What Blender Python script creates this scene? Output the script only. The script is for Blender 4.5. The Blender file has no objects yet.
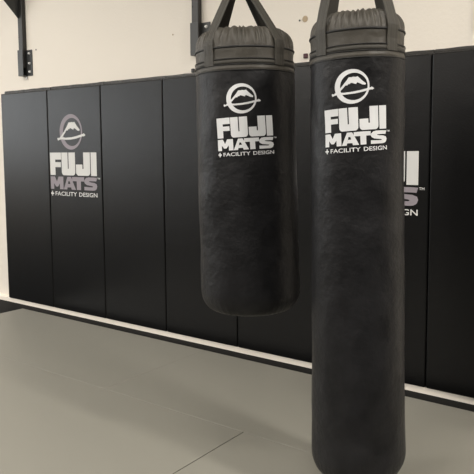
import bpy, bmesh, math, random
from mathutils import Vector, Matrix, noise

random.seed(4)
SC = bpy.context.scene
COL = SC.collection
PI = math.pi

# ------------------------------------------------------------------ camera
YAW, PITCH = -0.594794, 0.0895
CAM = Vector((4.80486, -2.98381, 1.17457))
F = Vector((math.sin(YAW) * math.cos(PITCH), math.cos(YAW) * math.cos(PITCH), -math.sin(PITCH)))
Rt = Vector((math.cos(YAW), -math.sin(YAW), 0)).normalized()
Up = Rt.cross(F)
cd = bpy.data.cameras.new('camera')
cam = bpy.data.objects.new('camera', cd)
COL.objects.link(cam)
M = Matrix((Rt, Up, -F)).transposed().to_4x4()
M.translation = CAM
cam.matrix_world = M
cd.sensor_fit = 'HORIZONTAL'
cd.sensor_width = 36
cd.lens = 36 * 625.85 / 474
cd.shift_x = (237 - 283.66) / 474
cd.shift_y = -(237 - 211.56) / 474
cd.clip_start = .05
cd.clip_end = 60
SC.camera = cam

# ------------------------------------------------------------------ world and exposure
W = bpy.data.worlds.new('world'); SC.world = W
W.use_nodes = True
W.node_tree.nodes['Background'].inputs[0].default_value = (1.0, .96, .90, 1)
W.node_tree.nodes['Background'].inputs[1].default_value = .06
SC.view_settings.view_transform = 'Standard'
SC.view_settings.look = 'None'
SC.view_settings.gamma = 1
SC.view_settings.use_curve_mapping = False
SC.view_settings.exposure = 0.0

CEIL = 3.4
# ceiling fixtures: (x, y, watts)
LIGHTS = [(-3.0, -1.5, 15), (-3.0, -5.0, 60), (0.2, -1.7, 34), (0.2, -5.0, 230), (3.4, -4.6, 85), (3.4, -8.5, 150), (6.6, -1.5, 150), (6.6, -5.0, 100), (-3.0, -9.5, 70), (0.2, -11.0, 100), (4.0, -1.9, 24)]  # last fixture is an extra, added to brighten the bag caps
def area_light(x, y, w, parent):
    l = bpy.data.lights.new('lamp', 'AREA')
    l.shape = 'RECTANGLE'; l.size = 1.18; l.size_y = .28
    l.energy = w; l.color = (1.0, .94, .86)
    o = bpy.data.objects.new('lamp', l); COL.objects.link(o)
    o.location = (0, 0, -.012)
    o.parent = parent
    return o

# ------------------------------------------------------------------ materials
def mat(name, col, rough=.6, metal=0, spec=.5, bump=None, var=None, sheen=0, coat=0, sheen_rough=.4):
    m = bpy.data.materials.new(name); m.use_nodes = True
    nt = m.node_tree; b = nt.nodes['Principled BSDF']
    b.inputs['Base Color'].default_value = (*col, 1)
    b.inputs['Roughness'].default_value = rough
    b.inputs['Metallic'].default_value = metal
    b.inputs['Specular IOR Level'].default_value = spec
    b.inputs['Sheen Weight'].default_value = sheen
    b.inputs['Sheen Roughness'].default_value = sheen_rough
    b.inputs['Coat Weight'].default_value = coat
    tc = nt.nodes.new('ShaderNodeTexCoord')
    if var:                                   # (scale, factor, colour2, detail)
        n = nt.nodes.new('ShaderNodeTexNoise'); n.inputs['Scale'].default_value = var[0]
        n.inputs['Detail'].default_value = var[3] if len(var) > 3 else 3
        nt.links.new(tc.outputs['Object'], n.inputs['Vector'])
        r = nt.nodes.new('ShaderNodeMapRange'); r.inputs[1].default_value = .06; r.inputs[2].default_value = .68
        r.inputs[4].default_value = var[1]
        nt.links.new(n.outputs['Fac'], r.inputs[0])
        mx = nt.nodes.new('ShaderNodeMix'); mx.data_type = 'RGBA'
        mx.inputs[6].default_value = (*col, 1); mx.inputs[7].default_value = (*var[2], 1)
        nt.links.new(r.outputs[0], mx.inputs[0])
        nt.links.new(mx.outputs[2], b.inputs['Base Color'])
    if bump:                                  # list of (kind, scale, strength, distance)
        prev = None
        for kind, sc, st, di in bump:
            if kind == 'noise':
                n = nt.nodes.new('ShaderNodeTexNoise'); n.inputs['Scale'].default_value = sc; n.inputs['Detail'].default_value = 4
                out = n.outputs['Fac']
            elif kind == 'voronoi':
                n = nt.nodes.new('ShaderNodeTexVoronoi'); n.inputs['Scale'].default_value = sc
                out = n.outputs['Distance']
            else:
                n = nt.nodes.new('ShaderNodeTexWave'); n.inputs['Scale'].default_value = sc
                n.bands_direction = kind; out = n.outputs['Fac']
            nt.links.new(tc.outputs['Object'], n.inputs['Vector'])
            bp = nt.nodes.new('ShaderNodeBump'); bp.inputs['Strength'].default_value = st; bp.inputs['Distance'].default_value = di
            nt.links.new(out, bp.inputs['Height'])
            if prev: nt.links.new(prev, bp.inputs['Normal'])
            prev = bp.outputs[0]
        nt.links.new(prev, b.inputs['Normal'])
    return m

M_WALL = mat('cream wall paint', (.78, .73, .655), .75, spec=.3, bump=[('noise', 60, .12, .01)], var=(1.2, .5, (.76, .71, .63)))
M_TRIM = mat('white trim paint', (.86, .80, .71), .5)
M_CEIL = mat('white ceiling', (.80, .78, .74), .9)
M_SUB = mat('black rubber underfloor', (.006, .006, .006), .7, spec=.12, var=(30, .5, (.010, .010, .010)))
M_MAT = mat('grey vinyl mat', (.232, .226, .195), .45, spec=.4, bump=[('voronoi', 380, .12, .002)], var=(1.1, .6, (.24, .232, .20)))
M_MATSIDE = mat('mat foam edge', (.03, .03, .028), .8)
M_PAD = mat('black vinyl pad cover', (.0012, .0012, .0014), .33, spec=.30,
            bump=[('noise', 150, .35, .002), ('noise', 3.5, .25, .01)], var=(90, .7, (.0035, .0035, .0035)))
M_LIP = mat('black vinyl nailing lip', (.022, .020, .017), .45, bump=[('noise', 35, .8, .006)])
M_BAG = mat('black nylon bag shell', (.0006, .0006, .0009), .42, spec=.22, sheen=.012, sheen_rough=.35,
            bump=[('noise', 420, .2, .002), ('noise', 55, .35, .004), ('noise', 9, .5, .015)], var=(11, 1.0, (.013, .013, .0142), 9))
M_CAP = mat('black nylon bag cap', (.048, .043, .034), .5, spec=.4, sheen=.06, bump=[('noise', 420, .2, .002), ('noise', 22, .5, .008)])
M_WEB = mat('black nylon webbing', (.040, .037, .030), .6, spec=.4, sheen=.08, bump=[('noise', 500, .3, .002)])
M_STITCH = mat('dark piping', (.006, .006, .006), .6)
M_PRINT = mat('white print', (.66, .67, .68), .6, spec=.3)
M_PRINTW = mat('white pad print', (.62, .62, .61), .6, spec=.3)
M_MAUVE = mat('mauve grey pad print', (.265, .238, .265), .6, spec=.3)
M_STEEL = mat('black powder coated steel', (.020, .019, .017), .42, spec=.5, bump=[('noise', 300, .1, .001)])
M_BRKT = mat('dark grey steel bracket', (.032, .034, .034), .45, bump=[('noise', 300, .1, .001)])
M_BOLT = mat('zinc bolt', (.75, .75, .73), .4, metal=.3)
M_CHROME = mat('chrome ring', (.55, .55, .55), .25, metal=1)
M_TAN = mat('tan wall plug', (.42, .33, .22), .7)
M_RED = mat('dark red clip', (.06, .015, .02), .6)
M_FIX = mat('white enamel fixture', (.8, .8, .8), .4)
M_DIFF = mat('light diffuser', (.9, .9, .88), .5)
_b = M_DIFF.node_tree.nodes['Principled BSDF']
_b.inputs['Emission Color'].default_value = (1, .95, .88, 1); _b.inputs['Emission Strength'].default_value = 4

M_FILLGLOW = mat('added window glow', (.5, .5, .5), .5)  # glowing pane added as side light for bags and pads
_b = M_FILLGLOW.node_tree.nodes['Principled BSDF']
_b.inputs['Emission Color'].default_value = (.93, .97, 1, 1); _b.inputs['Emission Strength'].default_value = 4.0

# ------------------------------------------------------------------ helpers
def obj(name, bm, m, parent=None, smooth=False, bevel=0):
    me = bpy.data.meshes.new(name)
    if smooth:
        for f in bm.faces: f.smooth = True
    bm.to_mesh(me); bm.free()
    if not isinstance(m, (list, tuple)): m = [m]
    for x in m: me.materials.append(x)
    o = bpy.data.objects.new(name, me); COL.objects.link(o)
    if parent: o.parent = parent
    return o

def box(bm, x0, x1, y0, y1, z0, z1, r=0, seg=3, idx=0):
    t = bmesh.new()
    bmesh.ops.create_cube(t, size=1)
    for v in t.verts:
        v.co = Vector(((x0 + x1) / 2 + v.co.x * (x1 - x0), (y0 + y1) / 2 + v.co.y * (y1 - y0), (z0 + z1) / 2 + v.co.z * (z1 - z0)))
    if r:
        bmesh.ops.bevel(t, geom=list(t.edges), offset=r, segments=seg, profile=.5, affect='EDGES')
    me = bpy.data.meshes.new('t'); t.to_mesh(me); t.free()
    n0 = len(bm.faces); bm.from_mesh(me); bpy.data.meshes.remove(me)
    bm.faces.ensure_lookup_table()
    for f in bm.faces[n0:]: f.material_index = idx
    return bm

def prism(bm, pts, axis, a, b):
    """extrude polygon pts (2D) along axis from a to b"""
    def P(p, t):
        return {'x': Vector((t, p[0], p[1])), 'y': Vector((p[0], t, p[1])), 'z': Vector((p[0], p[1], t))}[axis]
    A = [bm.verts.new(P(p, a)) for p in pts]; B = [bm.verts.new(P(p, b)) for p in pts]
    bm.faces.new(A); bm.faces.new(B[::-1])
    n = len(pts)
    for i in range(n): bm.faces.new((A[i], B[i], B[(i + 1) % n], A[(i + 1) % n]))
    bmesh.ops.recalc_face_normals(bm, faces=list(bm.faces))
    return bm

def lathe(bm, prof, n=24, ctr=(0, 0, 0), axis='z'):
    rings = []
    for r, h in prof:
        ring = []
        for i in range(n):
            a = 2 * PI * i / n
            p = (r * math.cos(a), r * math.sin(a), h)
            if axis == 'y': p = (p[0], p[2], p[1])
            if axis == 'x': p = (p[2], p[0], p[1])
            ring.append(bm.verts.new(Vector(p) + Vector(ctr)))
        rings.append(ring)
    for a, b in zip(rings, rings[1:]):
        for i in range(n): bm.faces.new((a[i], a[(i + 1) % n], b[(i + 1) % n], b[i]))
    bm.faces.new(rings[0][::-1]); bm.faces.new(rings[-1])
    bmesh.ops.recalc_face_normals(bm, faces=list(bm.faces))
    return bm

def torus(bm, R, r, ctr, ax1, ax2, n=28, m=10, sy=1.0):
    ax1 = Vector(ax1); ax2 = Vector(ax2); nn = ax1.cross(ax2)
    rings = []
    for i in range(n):
        a = 2 * PI * i / n
        d = ax1 * math.cos(a) + ax2 * math.sin(a) * sy
        dn = (ax1 * math.cos(a) + ax2 * math.sin(a)).normalized()
        rings.append([bm.verts.new(Vector(ctr) + d * R + dn * (r * math.cos(2 * PI * j / m)) + nn * (r * math.sin(2 * PI * j / m))) for j in range(m)])
    for i in range(n):
        for j in range(m):
            bm.faces.new((rings[i][j], rings[(i + 1) % n][j], rings[(i + 1) % n][(j + 1) % m], rings[i][(j + 1) % m]))
    return bm

def thing(name, label, cat, loc=(0, 0, 0), rotz=0, group=None):
    o = bpy.data.objects.new(name, None); COL.objects.link(o)
    o.empty_display_size = .1
    o.location = loc; o.rotation_euler = (0, 0, rotz)
    o['label'] = label; o['category'] = cat
    if group: o['group'] = group
    return o
def tag(o, label, cat, group=None):
    o['label'] = label; o['category'] = cat
    if group: o['group'] = group
    return o
def struct(name, bm, m):
    o = obj(name, bm, m); o['kind'] = 'structure'; return o

# ------------------------------------------------------------------ room shell
FLOOR_Z = -.05
XL, XR, YB = -5.0, 10.0, -14.0
bm = bmesh.new(); box(bm, XL, XR, YB, .05, FLOOR_Z - .1, FLOOR_Z); struct('floor', bm, M_SUB)
bm = bmesh.new(); box(bm, XL, XR, .05, .17, FLOOR_Z, CEIL); struct('wall_back', bm, M_WALL)
WY0, WY1, WZ0, WZ1 = -8.0, -1.6, 1.0, 2.9             # unseen window added in the left wall to light the bags' left sides
bm = bmesh.new()
box(bm, XL - .12, XL, YB, WY0, FLOOR_Z, CEIL); box(bm, XL - .12, XL, WY1, .17, FLOOR_Z, CEIL)
box(bm, XL - .12, XL, WY0, WY1, FLOOR_Z, WZ0); box(bm, XL - .12, XL, WY0, WY1, WZ1, CEIL)
struct('wall_left', bm, M_WALL)
bm = bmesh.new()
box(bm, XL - .075, XL - .07, WY0, WY1, WZ0, WZ1, idx=1)
for k in range(5):
    yy = WY0 + (WY1 - WY0) * k / 4
    box(bm, XL - .07, XL - .01, max(WY0, yy - .03), min(WY1, yy + .03), WZ0, WZ1, idx=0)
box(bm, XL - .07, XL - .01, WY0, WY1, WZ0, WZ0 + .05, idx=0); box(bm, XL - .07, XL - .01, WY0, WY1, WZ1 - .05, WZ1, idx=0)
struct('added_window_light', bm, M_TRIM).data.materials.append(M_FILLGLOW)
bm = bmesh.new(); box(bm, XL - .12, XR, YB, .17, CEIL, CEIL + .1); struct('ceiling', bm, M_CEIL)
bm = bmesh.new(); box(bm, XL, XR, .012, .0499, FLOOR_Z, -.0145, r=.002, seg=1); struct('baseboard_back', bm, M_TRIM)

# ------------------------------------------------------------------ floor mats
MAT_TOP = -.02
def floor_mat(x0, x1, y0, y1, label, gx=.0004, name='floor_mat'):
    bm = bmesh.new()
    g = .0003
    box(bm, x0 + gx, x1 - gx, y0 + g, y1 - g, FLOOR_Z, MAT_TOP, r=.0006, seg=1)
    for f in bm.faces:
        if f.normal.z < .3: f.material_index = 1
    o = obj(name, bm, [M_MAT, M_MATSIDE])
    return tag(o, label, 'floor mat', 'grey vinyl floor mats')
Y0, Y1 = -.14, -.912
xs = [.41, 2.291, 4.17, 6.05]
labs = ['grey vinyl floor mat in the far corner, along the left half of the padded wall',
        'grey vinyl floor mat along the padded wall, directly behind the two heavy bags',
        'grey vinyl floor mat along the padded wall, at the right edge of the picture']
for i in range(3): floor_mat(xs[i], xs[i + 1], Y1, Y0, labs[i])
xs = [.41, 1.31, 3.193, 5.07]
labs = ['grey vinyl floor mat at the lower left, second row from the wall',
        'grey vinyl floor mat in the second row, just left of the dark seam',
        'grey vinyl floor mat under the tall narrow bag, right of the dark seam']
for i in range(3): floor_mat(xs[i], xs[i + 1], -1.82, Y1, labs[i], .0017)
xs = [.41, 2.291, 4.17]
labs = ['grey vinyl floor mat in the third row, nearest the camera on the left',
        'grey vinyl floor mat in the third row, at the bottom edge of the picture']
for i in range(2): floor_mat(xs[i], xs[i + 1], -2.72, -1.82, labs[i])

# ------------------------------------------------------------------ logo artwork in a flat frame: u 0..1 = width of the big word, v down negative
def arc(cx, cy, r, a0, a1, n, ry=None):
    ry = ry or r
    return [(cx + r * math.cos(a0 + (a1 - a0) * i / n), cy + ry * math.sin(a0 + (a1 - a0) * i / n)) for i in range(n + 1)]
def poly(bm, pts):
    vs = [bm.verts.new((x, y, 0)) for x, y in pts]
    return bm.faces.new(vs)
def strip(bm, A, B):
    a = [bm.verts.new((x, y, 0)) for x, y in A]; b = [bm.verts.new((x, y, 0)) for x, y in B]
    for i in range(len(a) - 1): bm.faces.new((a[i], a[i + 1], b[i + 1], b[i]))
def rc(x0, y0, x1, y1):     # rectangle by corners, y up
    return [(x0, y0), (x1, y0), (x1, y1), (x0, y1)]

def art_ring():
    bm = bmesh.new(); R = .243; cx, cy = .478, .283
    strip(bm, arc(cx, cy, R, 0, 2 * PI, 64), arc(cx + .1 * R, cy - .01 * R, R * .79, 0, 2 * PI, 64))
    return bm
def art_mountain():
    bm = bmesh.new(); R = .243; cx, cy = .478, .283
    def q(px, py): return (cx + (px - 235) / 160 * R, cy - (py - 206) / 160 * R)
    up = [(80, 252), (110, 226), (140, 200), (168, 170), (190, 145), (205, 124), (213, 118), (230, 121), (250, 117), (270, 121), (290, 117), (303, 131), (322, 152), (342, 170), (362, 187)]
    lo = [(108, 254), (130, 236), (152, 216), (176, 192), (195, 192), (205, 179), (214, 183), (226, 172), (238, 174), (256, 181), (272, 187), (284, 172), (306, 182), (330, 196), (356, 200)]
    strip(bm, [q(*p) for p in up], [q(*p) for p in lo])
    # sword stroke under the mountain
    top = [(40, 260), (52, 256), (66, 262), (76, 252), (100, 250), (160, 257), (240, 255), (310, 246), (370, 234), (404, 227), (414, 221), (424, 226), (436, 235)]
    bot = [(44, 274), (52, 283), (66, 275), (78, 274), (100, 271), (160, 276), (240, 275), (310, 267), (370, 255), (408, 247), (418, 250), (427, 246), (438, 240)]
    strip(bm, [q(*p) for p in top], [q(*p) for p in bot])
    return bm
def art_fuji():
    bm = bmesh.new(); H = -.317
    # F
    poly(bm, rc(0, H, .115, 0)); poly(bm, rc(.115, -.098, .25, 0)); poly(bm, rc(.115, -.205, .24, -.135))
    # U: two stems and a rounded foot
    poly(bm, rc(.258, -.225, .392, 0)); poly(bm, rc(.412, -.225, .552, 0))
    poly(bm, [(.258, -.225), (.258, H + .05)] + arc(.308, H + .05, .05, PI, 1.5 * PI, 6)[1:] + arc(.502, H + .05, .05, 1.5 * PI, 2 * PI, 6) + [(.552, -.225)])
    # J
    poly(bm, rc(.728, -.225, .865, 0)); poly(bm, rc(.570, -.225, .706, -.165))
    poly(bm, [(.570, -.225), (.570, H + .05)] + arc(.620, H + .05, .05, PI, 1.5 * PI, 6)[1:] + arc(.815, H + .05, .05, 1.5 * PI, 2 * PI, 6) + [(.865, -.225)])
    # I
    poly(bm, rc(.882, H, 1.0, 0))
    return bm
def art_mats():
    bm = bmesh.new(); b, t = -.515, -.338; h = t - b
    # M
    poly(bm, rc(0, b, .075, t)); poly(bm, rc(.205, b, .285, t))
    poly(bm, [(.075, t), (.075, t - .085), (.115, b + .02), (.14, b + .02), (.14, t - .075)][::1] if 0 else [(.075, t - .095), (.118, b + .035), (.14, b + .035), (.14, t - .07), (.10, t), (.075, t)])
    poly(bm, [(.205, t - .095), (.205, t), (.18, t), (.14, t - .07), (.14, b + .035), (.162, b + .035)])
    # A
    poly(bm, [(.290, b), (.375, t), (.425, t), (.395, t - .06), (.365, b)])
    poly(bm, [(.425, t), (.455, t), (.555, b), (.462, b), (.425, t - .062), (.41, t - .062), (.395, t - .06)])
    poly(bm, [(.372, b + .030), (.388, b + .078), (.447, b + .078), (.458, b + .030)])
    # T
    poly(bm, rc(.478, t - .058, .735, t)); poly(bm, rc(.575, b, .665, t - .058))
    # S
    up = [(1.0, t - .004), (.93, t), (.83, t), (.775, t - .008), (.742, t - .035), (.735, t - .06), (.748, t - .085), (.79, t - .105), (.86, t - .113), (.905, t - .118), (.918, t - .126), (.9, t - .134), (.74, t - .134)]
    lo = [(.985, t - .052), (.93, t - .05), (.875, t - .05), (.845, t - .051), (.838, t - .054), (.838, t - .058), (.848, t - .062), (.88, t - .068), (.945, t - .072), (.99, t - .088), (1.003, t - .12), (.985, b + .02), (.94, b)]
    strip(bm, up[:12], lo[:12])
    poly(bm, [(.735, t - .128), (.9, t - .134), (.985, b + .02), (.955, b + .004), (.92, b), (.735, b)])
    return bm
def text_bm(s, x0, x1, y0, y1, off=.012):
    cu = bpy.data.curves.new('t', 'FONT'); cu.body = s; cu.size = 1; cu.offset = off; cu.resolution_u = 3
    o = bpy.data.objects.new('t', cu); COL.objects.link(o)
    dg = bpy.context.evaluated_depsgraph_get(); dg.update()
    me = bpy.data.meshes.new_from_object(o.evaluated_get(dg))
    bpy.data.objects.remove(o); bpy.data.curves.remove(cu)
    bm = bmesh.new(); bm.from_mesh(me); bpy.data.meshes.remove(me)
    X = [v.co.x for v in bm.verts]; Y = [v.co.y for v in bm.verts]
    for v in bm.verts:
        v.co.x = x0 + (v.co.x - min(X)) / (max(X) - min(X)) * (x1 - x0)
        v.co.y = y0 + (v.co.y - min(Y)) / (max(Y) - min(Y)) * (y1 - y0)
        v.co.z = 0
    return bm
def merge(*bms):
    r = bmesh.new()
    for b in bms:
        me = bpy.data.meshes.new('t'); b.to_mesh(me); b.free(); r.from_mesh(me); bpy.data.meshes.remove(me)
    return r
def art_plus():
    a = bmesh.new(); c = (.032, -.578)
    poly(a, rc(c[0] - .034, c[1] - .010, c[0] + .034, c[1] + .010))
    poly(a, rc(c[0] - .0095, c[1] + .010, c[0] + .0095, c[1] + .034)); poly(a, rc(c[0] - .0095, c[1] - .034, c[0] + .0095, c[1] - .010))
    return a
def art_facility(): return text_bm('FACILITY', .100, .575, -.606, -.548)
def art_design(): return text_bm('DESIGN', .622, 1.0, -.606, -.548)
def art_tm(): return text_bm('TM', 1.008, 1.062, -.362, -.338, .01)
PLANES = 26
def cut(bm, fine):
    """slice the artwork so that it can follow a curved surface"""
    bmesh.ops.triangulate(bm, faces=list(bm.faces))
    if fine:
        for i in range(-3, 56):
            x = i * .02
            g = list(bm.verts) + list(bm.edges) + list(bm.faces)
            bmesh.ops.bisect_plane(bm, geom=g, plane_co=(x, 0, 0), plane_no=(1, 0, 0))
        for i in range(-22, 20):
            g = list(bm.verts) + list(bm.edges) + list(bm.faces)
            bmesh.ops.bisect_plane(bm, geom=g, plane_co=(0, i * .03 + .001, 0), plane_no=(0, 1, 0))
    for f in bm.faces:
        f.normal_update()
        if f.normal.z < 0: f.normal_flip()
    return bm
def logo(parent, fn, colours, fine=False):
    for name, art, m in (('emblem_ring', art_ring, colours[0]), ('emblem_mountain', art_mountain, colours[1]),
                         ('large_lettering', art_fuji, colours[1]), ('medium_lettering', art_mats, colours[0]), ('plus_sign', art_plus, colours[1]),
                         ('small_lettering', art_facility, colours[1]), ('small_lettering', art_design, colours[1]), ('trademark_sign', art_tm, colours[1])):
        bm = cut(art(), fine)
        lift = {art_ring: .0001, art_mountain: .0004}.get(art, 0)
        for v in bm.verts: v.co = fn(v.co.x, v.co.y, lift)
        obj(name, bm, m, parent)

# ------------------------------------------------------------------ wall pads
PW, PH = .61, 1.672
labs = ['plain black vinyl wall pad at the far left end of the padded row',
        'black vinyl wall pad, second from the left, bearing the complete white and mauve logo',
        'plain black vinyl wall pad immediately right of the pad with the complete logo',
        'plain black vinyl wall pad partly behind the left edge of the shorter wide bag',
        'plain black vinyl wall pad showing in the gap between the two bags',
        'black vinyl wall pad behind the tall bag, only the right end of its logo showing',
        'plain black vinyl wall pad at the right edge of the picture']
LOGO_W = .537
for i in range(7):
    t = thing('wall_pad', labs[i], 'wall pad', (i * PW, .05, 0), 0, 'black vinyl wall pads along the wall')
    # cushion, in local coords y -0.05 (face) .. 0 (wall)
    bm = bmesh.new()
    g = .0018
    N, K = 18, 40
    box(bm, g, PW - g, -.05, -.0005, -.013, PH, r=.009, seg=4)
    obj('cushion', bm, M_PAD, t, smooth=False)
    # nailing lip along the top, slightly wavy
    bm = bmesh.new(); n = 26
    fr, bk = [], []
    for k in range(n + 1):
        x = g + (PW - 2 * g) * k / n
        zt = PH + .024 + .004 * noise.noise(Vector((x * 9 + i * 7, 3.1, 0)))
        y = -.010 - .006 * abs(noise.noise(Vector((x * 14 + i * 5, 8.2, 0))))
        fr.append([bm.verts.new((x, y, PH - .02)), bm.verts.new((x, y - .004, PH + .012)), bm.verts.new((x, y, zt)), bm.verts.new((x, -.0005, zt)), bm.verts.new((x, -.0005, PH - .02))])
    for a, b in zip(fr, fr[1:]):
        for j in range(5): bm.faces.new((a[j], b[j], b[(j + 1) % 5], a[(j + 1) % 5]))
    bm.faces.new(fr[0]); bm.faces.new(fr[-1][::-1])
    bmesh.ops.recalc_face_normals(bm, faces=list(bm.faces))
    obj('nailing_lip', bm, M_LIP, t)
    if i in (1, 5):
        logo(t, lambda u, v, l: Vector((.016 + u * LOGO_W, -.0508 - l, 1.196 + v * LOGO_W * 1.0)), (M_MAUVE, M_PRINTW))

# ------------------------------------------------------------------ steel uprights of the bag rig
ARM_Z = 2.72
labs = ['black steel upright at the upper left with its gusset and wall bracket in full view',
        'black steel upright ending behind the shorter wide bag',
        'black steel upright of the bag rig, third along the wall']
for i in range(3):
    x = .242 + 1.83 * i
    t = thing('rig_upright', labs[i], 'steel upright', (x, .05, 1.80), 0, 'steel uprights of the bag rig')
    bm = bmesh.new(); box(bm, .008, .064, -.036, -.002, .06, ARM_Z - 1.80 + .06, r=.004, seg=2); obj('post', bm, M_STEEL, t)
    # bracket: U channel on a wall flange, open to the right
    bm = bmesh.new()
    box(bm, 0, .067, -.042, -.0375, 0, .20, r=.001, seg=1)
    box(bm, 0, .006, -.0375, -.001, 0, .20)
    box(bm, .0, .134, -.006, -.0003, 0, .20, r=.001, seg=1)
    box(bm, .0, .067, -.038, -.006, 0, .006)
    br = obj('wall_bracket', bm, M_BRKT, t)
    for z in (.03, .095, .172):
        bm = bmesh.new(); lathe(bm, [(.010, -.006), (.010, -.009), (.0085, -.0095), (.008, -.016), (.004, -.0175)], 12, (.104, 0, z), 'y')
        obj('bolt', bm, M_BOLT, br)
    for z in (.3, ):
        bm = bmesh.new(); lathe(bm, [(.006, -.036), (.006, -.0375), (.004, -.039)], 10, (.018, 0, z), 'y')
        obj('bolt', bm, M_STITCH, t)
    zt = ARM_Z - 1.80
    bm = bmesh.new(); prism(bm, [(-.036, .44), (-.036, zt), (-.036 - (zt - .44), zt)], 'x', .020, .028); obj('gusset', bm, M_BRKT, t)
    bm = bmesh.new(); box(bm, .010, .062, -.56, -.036, zt, zt + .06, r=.004, seg=2); obj('arm', bm, M_STEEL, t)
# small fixings in the wall
def fixing(name, x, z, r, d, m, label, cat='wall fixing', square=False):
    bm = bmesh.new()
    if square: box(bm, -r, r, -d, -.0003, -r, r, r=r * .2, seg=1)
    else: lathe(bm, [(r, -.0003), (r, -d * .6), (r * .6, -d)], 14, (0, 0, 0), 'y')
    o = obj(name, bm, m); o.location = (x, .05, z); tag(o, label, cat)
fixing('screw', .425, 1.994, .006, .004, M_BRKT, 'small dark screw head in the cream wall right of the left bracket')
fixing('screw', 1.885, 1.955, .005, .004, M_TAN, 'tiny tan screw head in the cream wall left of the second upright')
fixing('wall_plug', 2.898, 1.934, .018, .004, M_TAN, 'round tan plug in the cream wall between the two bag tops')
fixing('screw', 2.862, 1.93, .005, .005, M_BRKT, 'tiny dark screw head just left of the tan wall plug')
fixing('wall_clip', 2.905, 1.73, .013, .012, M_RED, 'small dark red square clip touching the left edge of the tall bag', square=True)
fixing('wall_clip', 2.06, 1.712, .012, .012, M_STEEL, 'small black clip on top of the pads beside the shorter wide bag', square=True)
fixing('wall_clip', .300, 1.785, .010, .012, M_BOLT, 'small grey stud just below the left wall bracket')

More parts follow.
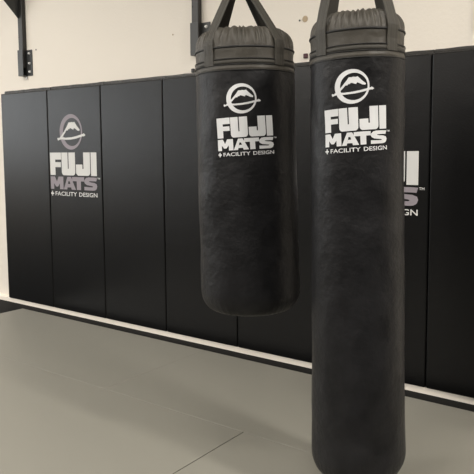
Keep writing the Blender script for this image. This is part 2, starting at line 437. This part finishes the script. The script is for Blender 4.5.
# ------------------------------------------------------------------ heavy bags
def heavy_bag(label, c, ang, zb, R, zhem, zpipe, ztop, lean, tilt, apex_z, apex_x, logo_z, logo_w, logo_rot, seed, waist, flare, chain_label, straps):
    """local frame: x to the camera's right, -y towards the camera, z up from the bag's bottom"""
    t = thing('heavy_bag', label, 'punching bag', (c[0], c[1], zb), ang)
    H = ztop - zb; hh = zhem - zb; hp = zpipe - zb
    def warp(x, y, z):
        return Vector((x + lean * (hh - z), y, z + tilt * x * max(0, z / H)))
    def rad(th, z):
        s = z / hh
        r = R * (1 - waist * math.sin(min(1, max(0, s)) * PI) + flare * (1 - min(1, s)))
        n = noise.noise(Vector((math.sin(th) * 1.5 + seed, math.cos(th) * 1.5, z * 5.5)))
        n2 = noise.noise(Vector((math.sin(th) * 4 + seed, math.cos(th) * 4, z * 13)))
        r += .0035 * n + .0014 * n2
        return r
    def surf(th, z, off=0):
        rr, hz = .060, .085                         # rounded foot
        r = rad(th, z)
        if z < hz:
            r -= rr * (1 - math.sqrt(max(0, 1 - ((hz - z) / hz) ** 2)))
            r += .0018 * math.sin(th * 57 + 2 * math.sin(th * 5)) * (1 - z / hz)
        r += off
        return warp(r * math.sin(th), -r * math.cos(th), z)
    # shell
    bm = bmesh.new(); NT = 144
    zs = [0, .0015, .004, .008, .013, .02, .028, .037, .046, .056, .07, .085] + [.085 + (hh - .085) * k / 110 for k in range(1, 111)]
    rings = [[bm.verts.new(surf(2 * PI * i / NT, z)) for i in range(NT)] for z in zs]
    for a, b in zip(rings, rings[1:]):
        for i in range(NT): bm.faces.new((a[i], a[(i + 1) % NT], b[(i + 1) % NT], b[i]))
    ctr = bm.verts.new(warp(0, 0, -.006))
    for i in range(NT): bm.faces.new((rings[0][(i + 1) % NT], rings[0][i], ctr))
    obj('shell', bm, M_BAG, t, smooth=True)
    # cap: hem band, side wall, gathered dome
    def crad(th, z):
        r = R - .0005 + .0016 * noise.noise(Vector((math.sin(th) * 5 + seed, math.cos(th) * 5, z * 22)))
        return r
    bm = bmesh.new(); NC = 288
    prof = []                                       # (shrink of radius, z, pleat amount)
    prof += [(-.0015, hh - .006, 0), (-.0028, hh - .002, 0), (-.0025, hh + .003, 0), (-.001, hh + .006, 0)]
    hb = (hp - hh)
    for k in range(1, 13): prof.append((-.001 + .002 * math.sin(k / 13 * PI), hh + .006 + (hb - .008) * k / 13, 0))
    prof.append((0, hp - .001, .1))
    rr, rz = .060, H - hp
    for k in range(1, 15):
        a = k / 14 * PI / 2
        prof.append((rr * (1 - math.cos(a)), hp + rz * math.sin(a), math.sin(a * 1.7) if a * 1.7 < PI else 0))
    prof += [(rr + .02, H + .002, .4), (rr + .05, H + .004, .1)]
    rings = []
    for s, z, pl in prof:
        ring = []
        for i in range(NC):
            th = 2 * PI * i / NC
            r = crad(th, z) - s
            w = math.sin(th * 42 + 3.0 * noise.noise(Vector((math.sin(th) * 3 + seed, math.cos(th) * 3, 0))) * 3)
            r += .0045 * pl * w
            dz = .0036 * pl * w + .004 * pl * noise.noise(Vector((math.sin(th) * 4, math.cos(th) * 4, seed)))
            ring.append(bm.verts.new(warp(r * math.sin(th), -r * math.cos(th), z + dz)))
        rings.append(ring)
    for a, b in zip(rings, rings[1:]):
        for i in range(NC): bm.faces.new((a[i], a[(i + 1) % NC], b[(i + 1) % NC], b[i]))
    ctr = bm.verts.new(warp(0, 0, H + .004))
    for i in range(NC): bm.faces.new((rings[-1][i], rings[-1][(i + 1) % NC], ctr))
    obj('top_cap', bm, M_CAP, t, smooth=True)
    # piping and stitched bands
    def ringtube(name, z, off, r, m, flat=1.0):
        bm = bmesh.new(); n = 120; k = 8; R0 = []
        for i in range(n):
            th = 2 * PI * i / n; q = crad(th, z) + off
            R0.append([bm.verts.new(warp((q + r * math.cos(2 * PI * j / k)) * math.sin(th), -(q + r * math.cos(2 * PI * j / k)) * math.cos(th), z + r * flat * math.sin(2 * PI * j / k))) for j in range(k)])
        for i in range(n):
            for j in range(k): bm.faces.new((R0[i][j], R0[(i + 1) % n][j], R0[(i + 1) % n][(j + 1) % k], R0[i][(j + 1) % k]))
        bmesh.ops.recalc_face_normals(bm, faces=list(bm.faces))
        return obj(name, bm, m, t, smooth=True)
    ringtube('piping', hp, .0002, .0040, M_STITCH)
    ringtube('piping', hh - .007, .001, .0022, M_STITCH)
    ringtube('reinforcing_band', hh + .022, .0006, .0022, M_WEB, 3.2)
    ringtube('piping', hh + .013, .0022, .0018, M_STITCH)
    ringtube('piping', hh + .033, .0022, .0018, M_STITCH)
    # straps
    ap = Vector((apex_x, 0, apex_z - zb))
    wd = .046
    for deg in straps:
        th = math.radians(deg)
        rdir = Vector((math.sin(th), -math.cos(th), 0)); tan = Vector((math.cos(th), math.sin(th), 0))
        path = []
        for z, o in ((hh + .012, .0035), (hh + .03, .0038), (hh + .05, .0035), (hp, .0060), (hp + .012, .0062), (hp + .026, .0035)):
            r = crad(th, z) + o
            path.append((warp(r * rdir.x, r * rdir.y, z), None))
        st = path[-1][0]
        end = ap + Vector((rdir.x * .008, rdir.y * .008, -.012))
        for k in range(1, 13):
            s = k / 12; path.append((st.lerp(end, s) + Vector((0, 0, .004 * math.sin(s * PI))), s))
        bm = bmesh.new(); secs = []; m_ = 9
        for k, (p, s) in enumerate(path):
            p0 = path[max(0, k - 1)][0]; p1 = path[min(len(path) - 1, k + 1)][0]
            d = (p1 - p0).normalized(); nrm = d.cross(tan).normalized()
            if nrm.dot(rdir + Vector((0, 0, .5))) < 0: nrm = -nrm
            f = 1 if s is None else 1 - .12 * s
            sec = []
            for j in range(m_):
                q = j / (m_ - 1) - .5
                x = q * wd * f
                # webbing stays on the round cap where it is sewn down
                sag = -(R - math.sqrt(max(0, R * R - x * x))) if s is None else 0
                rib = .0007 if j in (2, 6) else 0
                sec.append(p + tan * x + rdir * sag + nrm * (.0013 - rib))
            low = [v - nrm * .0026 for v in sec][::-1]
            secs.append([bm.verts.new(v) for v in sec + low])
        n = len(secs[0])
        for a, b in zip(secs, secs[1:]):
            for j in range(n): bm.faces.new((a[j], a[(j + 1) % n], b[(j + 1) % n], b[j]))
        bm.faces.new(secs[0][::-1]); bm.faces.new(secs[-1])
        bmesh.ops.recalc_face_normals(bm, faces=list(bm.faces))
        obj('strap', bm, M_WEB, t)
    bm = bmesh.new(); torus(bm, .026, .004, ap + Vector((0, 0, .010)), (1, 0, 0), (0, 0, 1))
    obj('hanging_ring', bm, M_CHROME, t, smooth=True)
    # printed logo wrapped on the shell
    ca, sa = math.cos(logo_rot), math.sin(logo_rot)
    def fn(u, v, l):
        E_ = l > .00005
        uu, vv = (u - .5) * logo_w * (.985 if E_ else .91), ((.283 + (v - .283) * .96) if E_ else v) * logo_w
        #, v * logo_w
        a = uu * ca - vv * sa - .009; z = uu * sa + vv * ca
        return surf(a / R, logo_z - zb + z, .0016 + l) - Vector((0, 0, 0))
    logo(t, fn, (M_PRINT, M_PRINT), fine=True)
    # chain up to the beam
    wp = Vector((c[0] + apex_x * math.cos(ang), c[1] + apex_x * math.sin(ang), 0))
    ch = bmesh.new(); z = apex_z + .010 + .026 + .012; k = 0
    while z < CEIL - .02:
        a1 = (1, 0, 0) if k % 2 else (0, 1, 0)
        torus(ch, .010, .0028, (0, 0, z), a1, (0, 0, 1), 16, 6, 1.7)
        z += .0275; k += 1
    o = obj('chain', ch, M_CHROME, smooth=True); o.location = wp
    tag(o, chain_label, 'chain')
    return t

heavy_bag('shorter wide black heavy bag with white logo, hanging left of the tall narrow bag', (3.312, -1.041), math.radians(90 - 52.6),
          .572, .1880, 1.486, 1.561, 1.640, .021, .035, 1.86, -.025, 1.313, .228, math.radians(2.2), 3.3, .0, .04,
          'steel chain holding up the shorter wide bag', (-43, 41, 141, -143))
heavy_bag('tall narrow black heavy bag with white logo, hanging nearly to the floor mats', (3.8165, -1.0855), math.radians(90 - 62.6),
          .070, .1562, 1.485, 1.565, 1.632, .013, 0.055, 2.08, -.022, 1.3245, .228, math.radians(1.8), 8.1, .024, .068,
          'steel chain holding up the tall narrow bag', (-46, 44, 139, -141))

# ------------------------------------------------------------------ ceiling lights
cl = ['far left, nearest the padded wall', 'far left, second from the padded wall', 'above the logo pad, nearest the padded wall', 'above the logo pad, second from the wall',
      'just behind the camera', 'far behind the camera', 'right of the tall bag, nearest the wall', 'right of the camera', 'far left corner of the gym', 'far back of the gym', 'added above the two hanging bags to brighten their caps']
for i, (x, y, w) in enumerate(LIGHTS):
    t = thing('ceiling_light', 'long white ceiling light fixture, ' + cl[i], 'ceiling light', (x, y, CEIL - .07), 0, 'ceiling lights')
    bm = bmesh.new(); box(bm, -.62, .62, -.16, .16, .002, .07, r=.004, seg=1); obj('housing', bm, M_FIX, t)
    bm = bmesh.new(); box(bm, -.59, .59, -.14, .14, -.008, .002); obj('diffuser', bm, M_DIFF, t)
    area_light(x, y, w, t)
